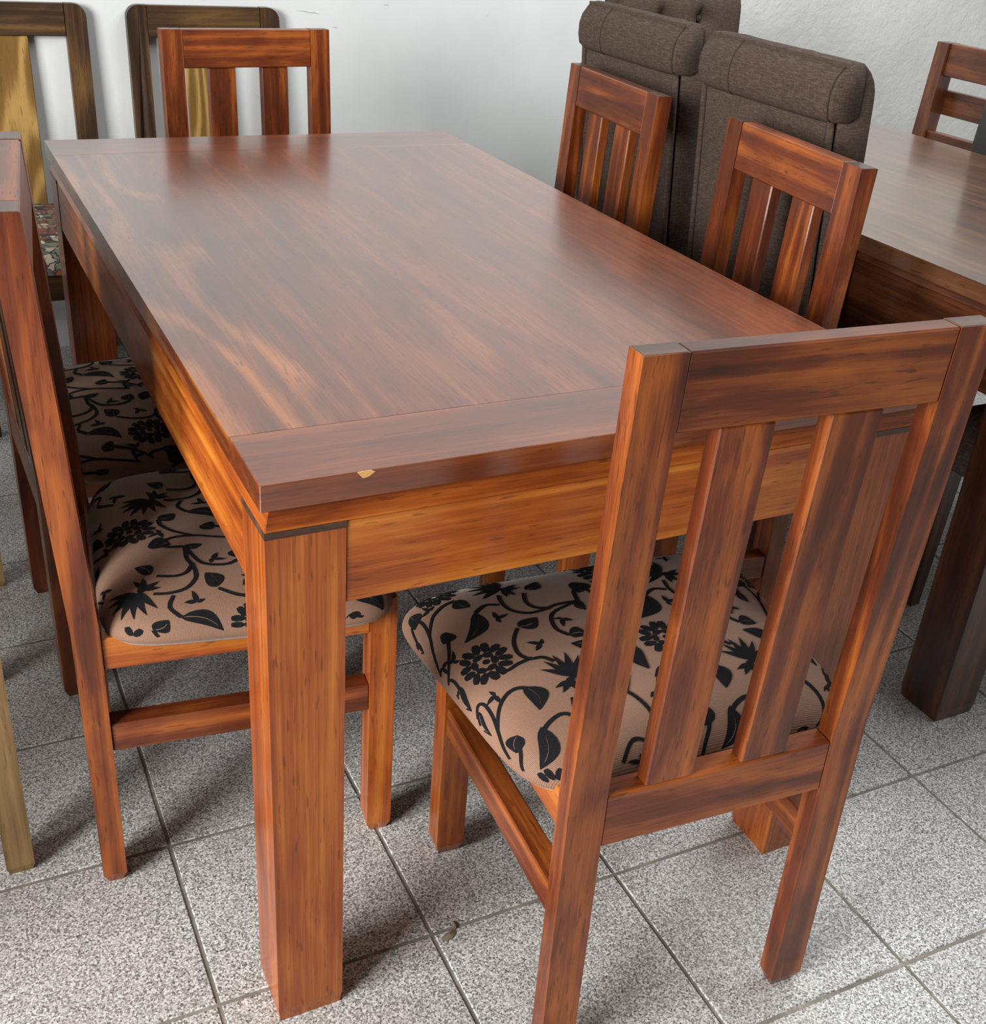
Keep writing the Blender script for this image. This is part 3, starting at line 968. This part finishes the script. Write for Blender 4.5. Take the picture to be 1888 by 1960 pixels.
# ------------------------------------------------------------------ upholstered roll-top chairs
def upholstered(label, x, y, rz, mat=M_LINEN, w=.385, hgt=1.075, dep0=.205):
    root = thing('upholstered_chair', label, 'chair', (x, y, 0), rz, 'dark upholstered roll-top chairs around the walnut table')
    w2 = w / 2
    rec = 0.075   # lean of the back, metres per metre

    def ys(z):
        return -rec * (z - .45)
    zt = hgt - .085
    # tufted backrest pad: front grid with dents, plain back
    nx, nz = 48, 46
    tufts = [(tx * w, tz) for tz in (.64, .815, .99) for tx in (-.165, .165)]
    bm = bmesh.new()
    F, Bk = [], []
    for i in range(nx + 1):
        fr, br = [], []
        for k in range(nz + 1):
            u = -1 + 2 * i / nx
            u = math.sin(u * math.pi / 2)
            z = .40 + (hgt - .006 - .40) * k / nz
            px = u * w2
            rnd = (1 - abs(u) ** 8) ** .5
            dep = .070 + .014 * rnd
            dent = 0
            for tx, tz in tufts:
                r = math.hypot(px - tx, z - tz)
                dent += .030 * math.exp(-(r / .024) ** 2)
            for tx in (-.165 * w, .165 * w):
                dent += .008 * math.exp(-((px - tx) / .007) ** 2)
            tz = (z - .40) / (hgt - .406)
            dep *= (1 - .45 * max(0, (tz - .90) / .10) ** 3)
            fr.append(bm.verts.new((px, ys(z) + dep - dent, z)))
            br.append(bm.verts.new((px * .995, ys(z) + .004, z)))
        F.append(fr)
        Bk.append(br)
    for i in range(nx):
        for k in range(nz):
            bm.faces.new((F[i][k], F[i + 1][k], F[i + 1][k + 1], F[i][k + 1]))
            bm.faces.new((Bk[i][k], Bk[i][k + 1], Bk[i + 1][k + 1], Bk[i + 1][k]))
    for k in range(nz):
        bm.faces.new((F[0][k], F[0][k + 1], Bk[0][k + 1], Bk[0][k]))
        bm.faces.new((F[nx][k], Bk[nx][k], Bk[nx][k + 1], F[nx][k + 1]))
    for i in range(nx):
        bm.faces.new((F[i][0], Bk[i][0], Bk[i + 1][0], F[i + 1][0]))
        bm.faces.new((F[i][nz], F[i + 1][nz], Bk[i + 1][nz], Bk[i][nz]))
    back = finish('backrest', bm, mat, root, smooth=True)
    for tx, tz in tufts:
        bm = bmesh.new()
        bmesh.ops.create_uvsphere(bm, u_segments=8, v_segments=5, radius=.010, matrix=Matrix.Translation((tx, ys(tz) + .056, tz)) @ Matrix.Diagonal((1, .5, 1, 1)))
        finish('button', bm, mat, back, smooth=True)
    # roll along the top, lipping over to the back
    prof = []
    cy, cz = ys(hgt) + .030, hgt - .045
    for k in range(15):
        t = math.radians(-150 + k * 24)
        prof.append((t, .050, .045))
    rings = []
    m = 20
    for i in range(m + 1):
        u = -1 + 2 * i / m
        u = math.sin(u * math.pi / 2)
        e = (1 - abs(u) ** 10) ** .4 if abs(u) < 1 else 0.0
        sc = .90 + .10 * e
        wob = 1 + .025 * math.sin(i * 2.1 + x * 7) + .02 * math.sin(i * .9 + y * 11)
        ring = []
        # closed outline in the y-z plane: back lip, crown, front
        out = [(-.003, -.058), (-.013, -.050), (-.018, -.030), (-.018, -.006), (-.012, .014), (.003, .033), (.022, .042), (.038, .040), (.046, .028), (.048, .004), (.048, -.05), (.03, -.06)]
        for (a, b) in out:
            ring.append((u * (w2 + .003), cy + (a - .03) * sc, cz + (b * sc) * (wob if b > 0 else 1)))
        rings.append(ring)
    roll = loft('roll_top', rings, mat, root, 'x', 0, smooth=True)
    seam_x = -.24 * w
    for sx, kk in ((seam_x, 1.0), (w2 * .97, .975)):
        tube('seam', [(sx, cy - .03 + .03 * (1 - kk) + a * kk, cz + b * kk) for a, b in ((-.003, -.058), (-.013, -.050), (-.018, -.030), (-.018, -.006), (-.012, .014), (.003, .033), (.020, .0405))], .0015, M_SEAM, roll, 5)
    # flat back panel with two piped edges
    hexa('back_panel', [(-w2 * .93, ys(.33) - .008, .33), (w2 * .93, ys(.33) - .008, .33), (w2 * .93, ys(.33) + .006, .33), (-w2 * .93, ys(.33) + .006, .33)],
         [(-w2 * .93, ys(zt) - .008, zt), (w2 * .93, ys(zt) - .008, zt), (w2 * .93, ys(zt) + .006, zt), (-w2 * .93, ys(zt) + .006, zt)], mat, root, 'z', .003)
    for s in (-1, 1):
        pp = tube('piping', [(s * w2 * .955, ys(z) - .007, z) for z in (.34, .5, .65, .8, .9, zt + .003)], .0068, mat, root, 8)
        tube('seam', [(s * w2 * .915, ys(z) - .0090, z) for z in (.34, .5, .65, .8, .9, zt)], .0014, M_SEAM, pp, 5)
    # seat
    n = 14
    bm = bmesh.new()
    g = []
    for i in range(n + 1):
        row = []
        for j in range(n + 1):
            u, v = math.sin((-1 + 2 * i / n) * math.pi / 2), math.sin((-1 + 2 * j / n) * math.pi / 2)
            s = max(abs(u), abs(v))
            row.append(bm.verts.new((u * (w2 + .015), .04 + dep0 + v * dep0, .40 + .075 * (1 - s ** 6) ** .5)))
        g.append(row)
    for i in range(n):
        for j in range(n):
            bm.faces.new((g[i][j], g[i + 1][j], g[i + 1][j + 1], g[i][j + 1]))
    finish('seat', bm, mat, root, smooth=True)
    box('seat_frame', -w2, w2, .005, .03 + 2 * dep0, .33, .40, mat, root, 'x', .006)
    for sx in (-1, 1):
        for (yy, top) in ((.008, .33), (2 * dep0 - .01, .33)):
            a, b = sorted((sx * (w2 - .002), sx * (w2 - .042)))
            t = .008 if yy > .1 else 0
            loft('leg', [[(a + t, yy + t - (.03 if yy < .1 else 0), 0), (b - t, yy + t - (.03 if yy < .1 else 0), 0), (b - t, yy + .04 - t - (.03 if yy < .1 else 0), 0), (a + t, yy + .04 - t - (.03 if yy < .1 else 0), 0)],
                         [(a, yy, top), (b, yy, top), (b, yy + .04, top), (a, yy + .04, top)]], W_WALNUT, root, 'z', .0015)
    return root


upholstered('dark brown linen chair seen from behind, left one behind the red table', 1.206, 1.262, -math.pi / 2)
upholstered('dark brown linen chair seen from behind, right one, between the two tables', 1.206, .792, -math.pi / 2)
upholstered('dark brown tufted chair at the far head of the walnut table, front showing', 1.705, 1.90, math.pi, dep0=.17)
upholstered('dark upholstered chair at the near head of the walnut table, mostly outside the frame', 1.705, .063, 0)
upholstered('charcoal upholstered chair cut off at the right frame edge beside the ladder-back', 2.30, 1.075, math.pi / 2, M_GREY, .40)


# ------------------------------------------------------------------ ladder-back chair at the far right
def ladder_chair(label, x, y, rz):
    root = thing('ladder_back_chair', label, 'chair', (x, y, 0), rz)
    w2, h = .20, .962
    for s in (-1, 1):
        a, b = sorted((s * w2, s * (w2 - .045)))
        loft('back_post', [[(a, 0, 0), (b, 0, 0), (b, .05, 0), (a, .05, 0)], [(a, 0, .45), (b, 0, .45), (b, .05, .45), (a, .05, .45)],
                           [(a, -.03, h), (b, -.03, h), (b, .015, h), (a, .015, h)]], W_LADDER, root, 'z', .002)
        loft('leg', [[(a, .335, 0), (b, .335, 0), (b, .375, 0), (a, .375, 0)], [(a, .335, .42), (b, .335, .42), (b, .375, .42), (a, .375, .42)]], W_LADDER, root, 'z', .002)
        c, e = sorted((s * (w2 - .006), s * (w2 - .034)))
        box('seat_rail', c, e, .05, .335, .36, .42, W_LADDER, root, 'y')
    def sl(name, z0, z1, x0, x1, off=0.0, dep=.028):
        f = lambda z: -.03 * (z - .45) / (h - .45) + off
        hexa(name, [(x0, f(z0), z0), (x1, f(z0), z0), (x1, f(z0) + dep, z0), (x0, f(z0) + dep, z0)],
             [(x0, f(z1), z1), (x1, f(z1), z1), (x1, f(z1) + dep, z1), (x0, f(z1) + dep, z1)], W_LADDER, root, 'x', .002)
    sl('top_rail', h - .088, h, -w2 + .045, w2 - .045, .008)
    sl('slat', .765, .832, -w2 - .0, w2 + .03, -.026, .025)
    sl('slat', .655, .720, -w2 + .045, w2 - .045, .008)
    sl('slat', .55, .61, -w2 + .045, w2 - .045, .008)
    box('front_rail', -w2 + .045, w2 - .045, .34, .365, .36, .42, W_LADDER, root, 'x')
    box('seat', -w2 - .01, w2 + .01, .052, .385, .42, .445, W_LADDER, root, 'y', .004)


ladder_chair('reddish wooden ladder-back chair beside the far right edge of the walnut table', 2.52, 1.52, math.pi / 2)

# ------------------------------------------------------------------ crumbs on the floor
for i, (cx, cy, sz, rz) in enumerate(((.262, .048, .013, .4), (.276, .062, .008, 1.2))):
    bm = bmesh.new()
    n = 8
    top = [bm.verts.new((sz * math.cos(2 * math.pi * k / n) * (1 + .3 * math.sin(k * 2.3)), .45 * sz * math.sin(2 * math.pi * k / n), .0008 + .002 * abs(math.sin(k * 1.7)))) for k in range(n)]
    c = bm.verts.new((0, 0, .0045))
    low = [bm.verts.new((v.co.x * .9, v.co.y * .9, .0002)) for v in top]
    for k in range(n):
        j = (k + 1) % n
        bm.faces.new((c, top[k], top[j]))
        bm.faces.new((top[k], low[k], low[j], top[j]))
    bm.faces.new(low[::-1])
    o = finish('dry_leaf_scrap', bm, M_CRUMB)
    o.location = (cx, cy, 0)
    o.rotation_euler = (0, 0, rz)
    tag(o, ('larger' if i == 0 else 'smaller') + ' dry leaf scrap on the floor tile beside the near table leg', 'leaf')
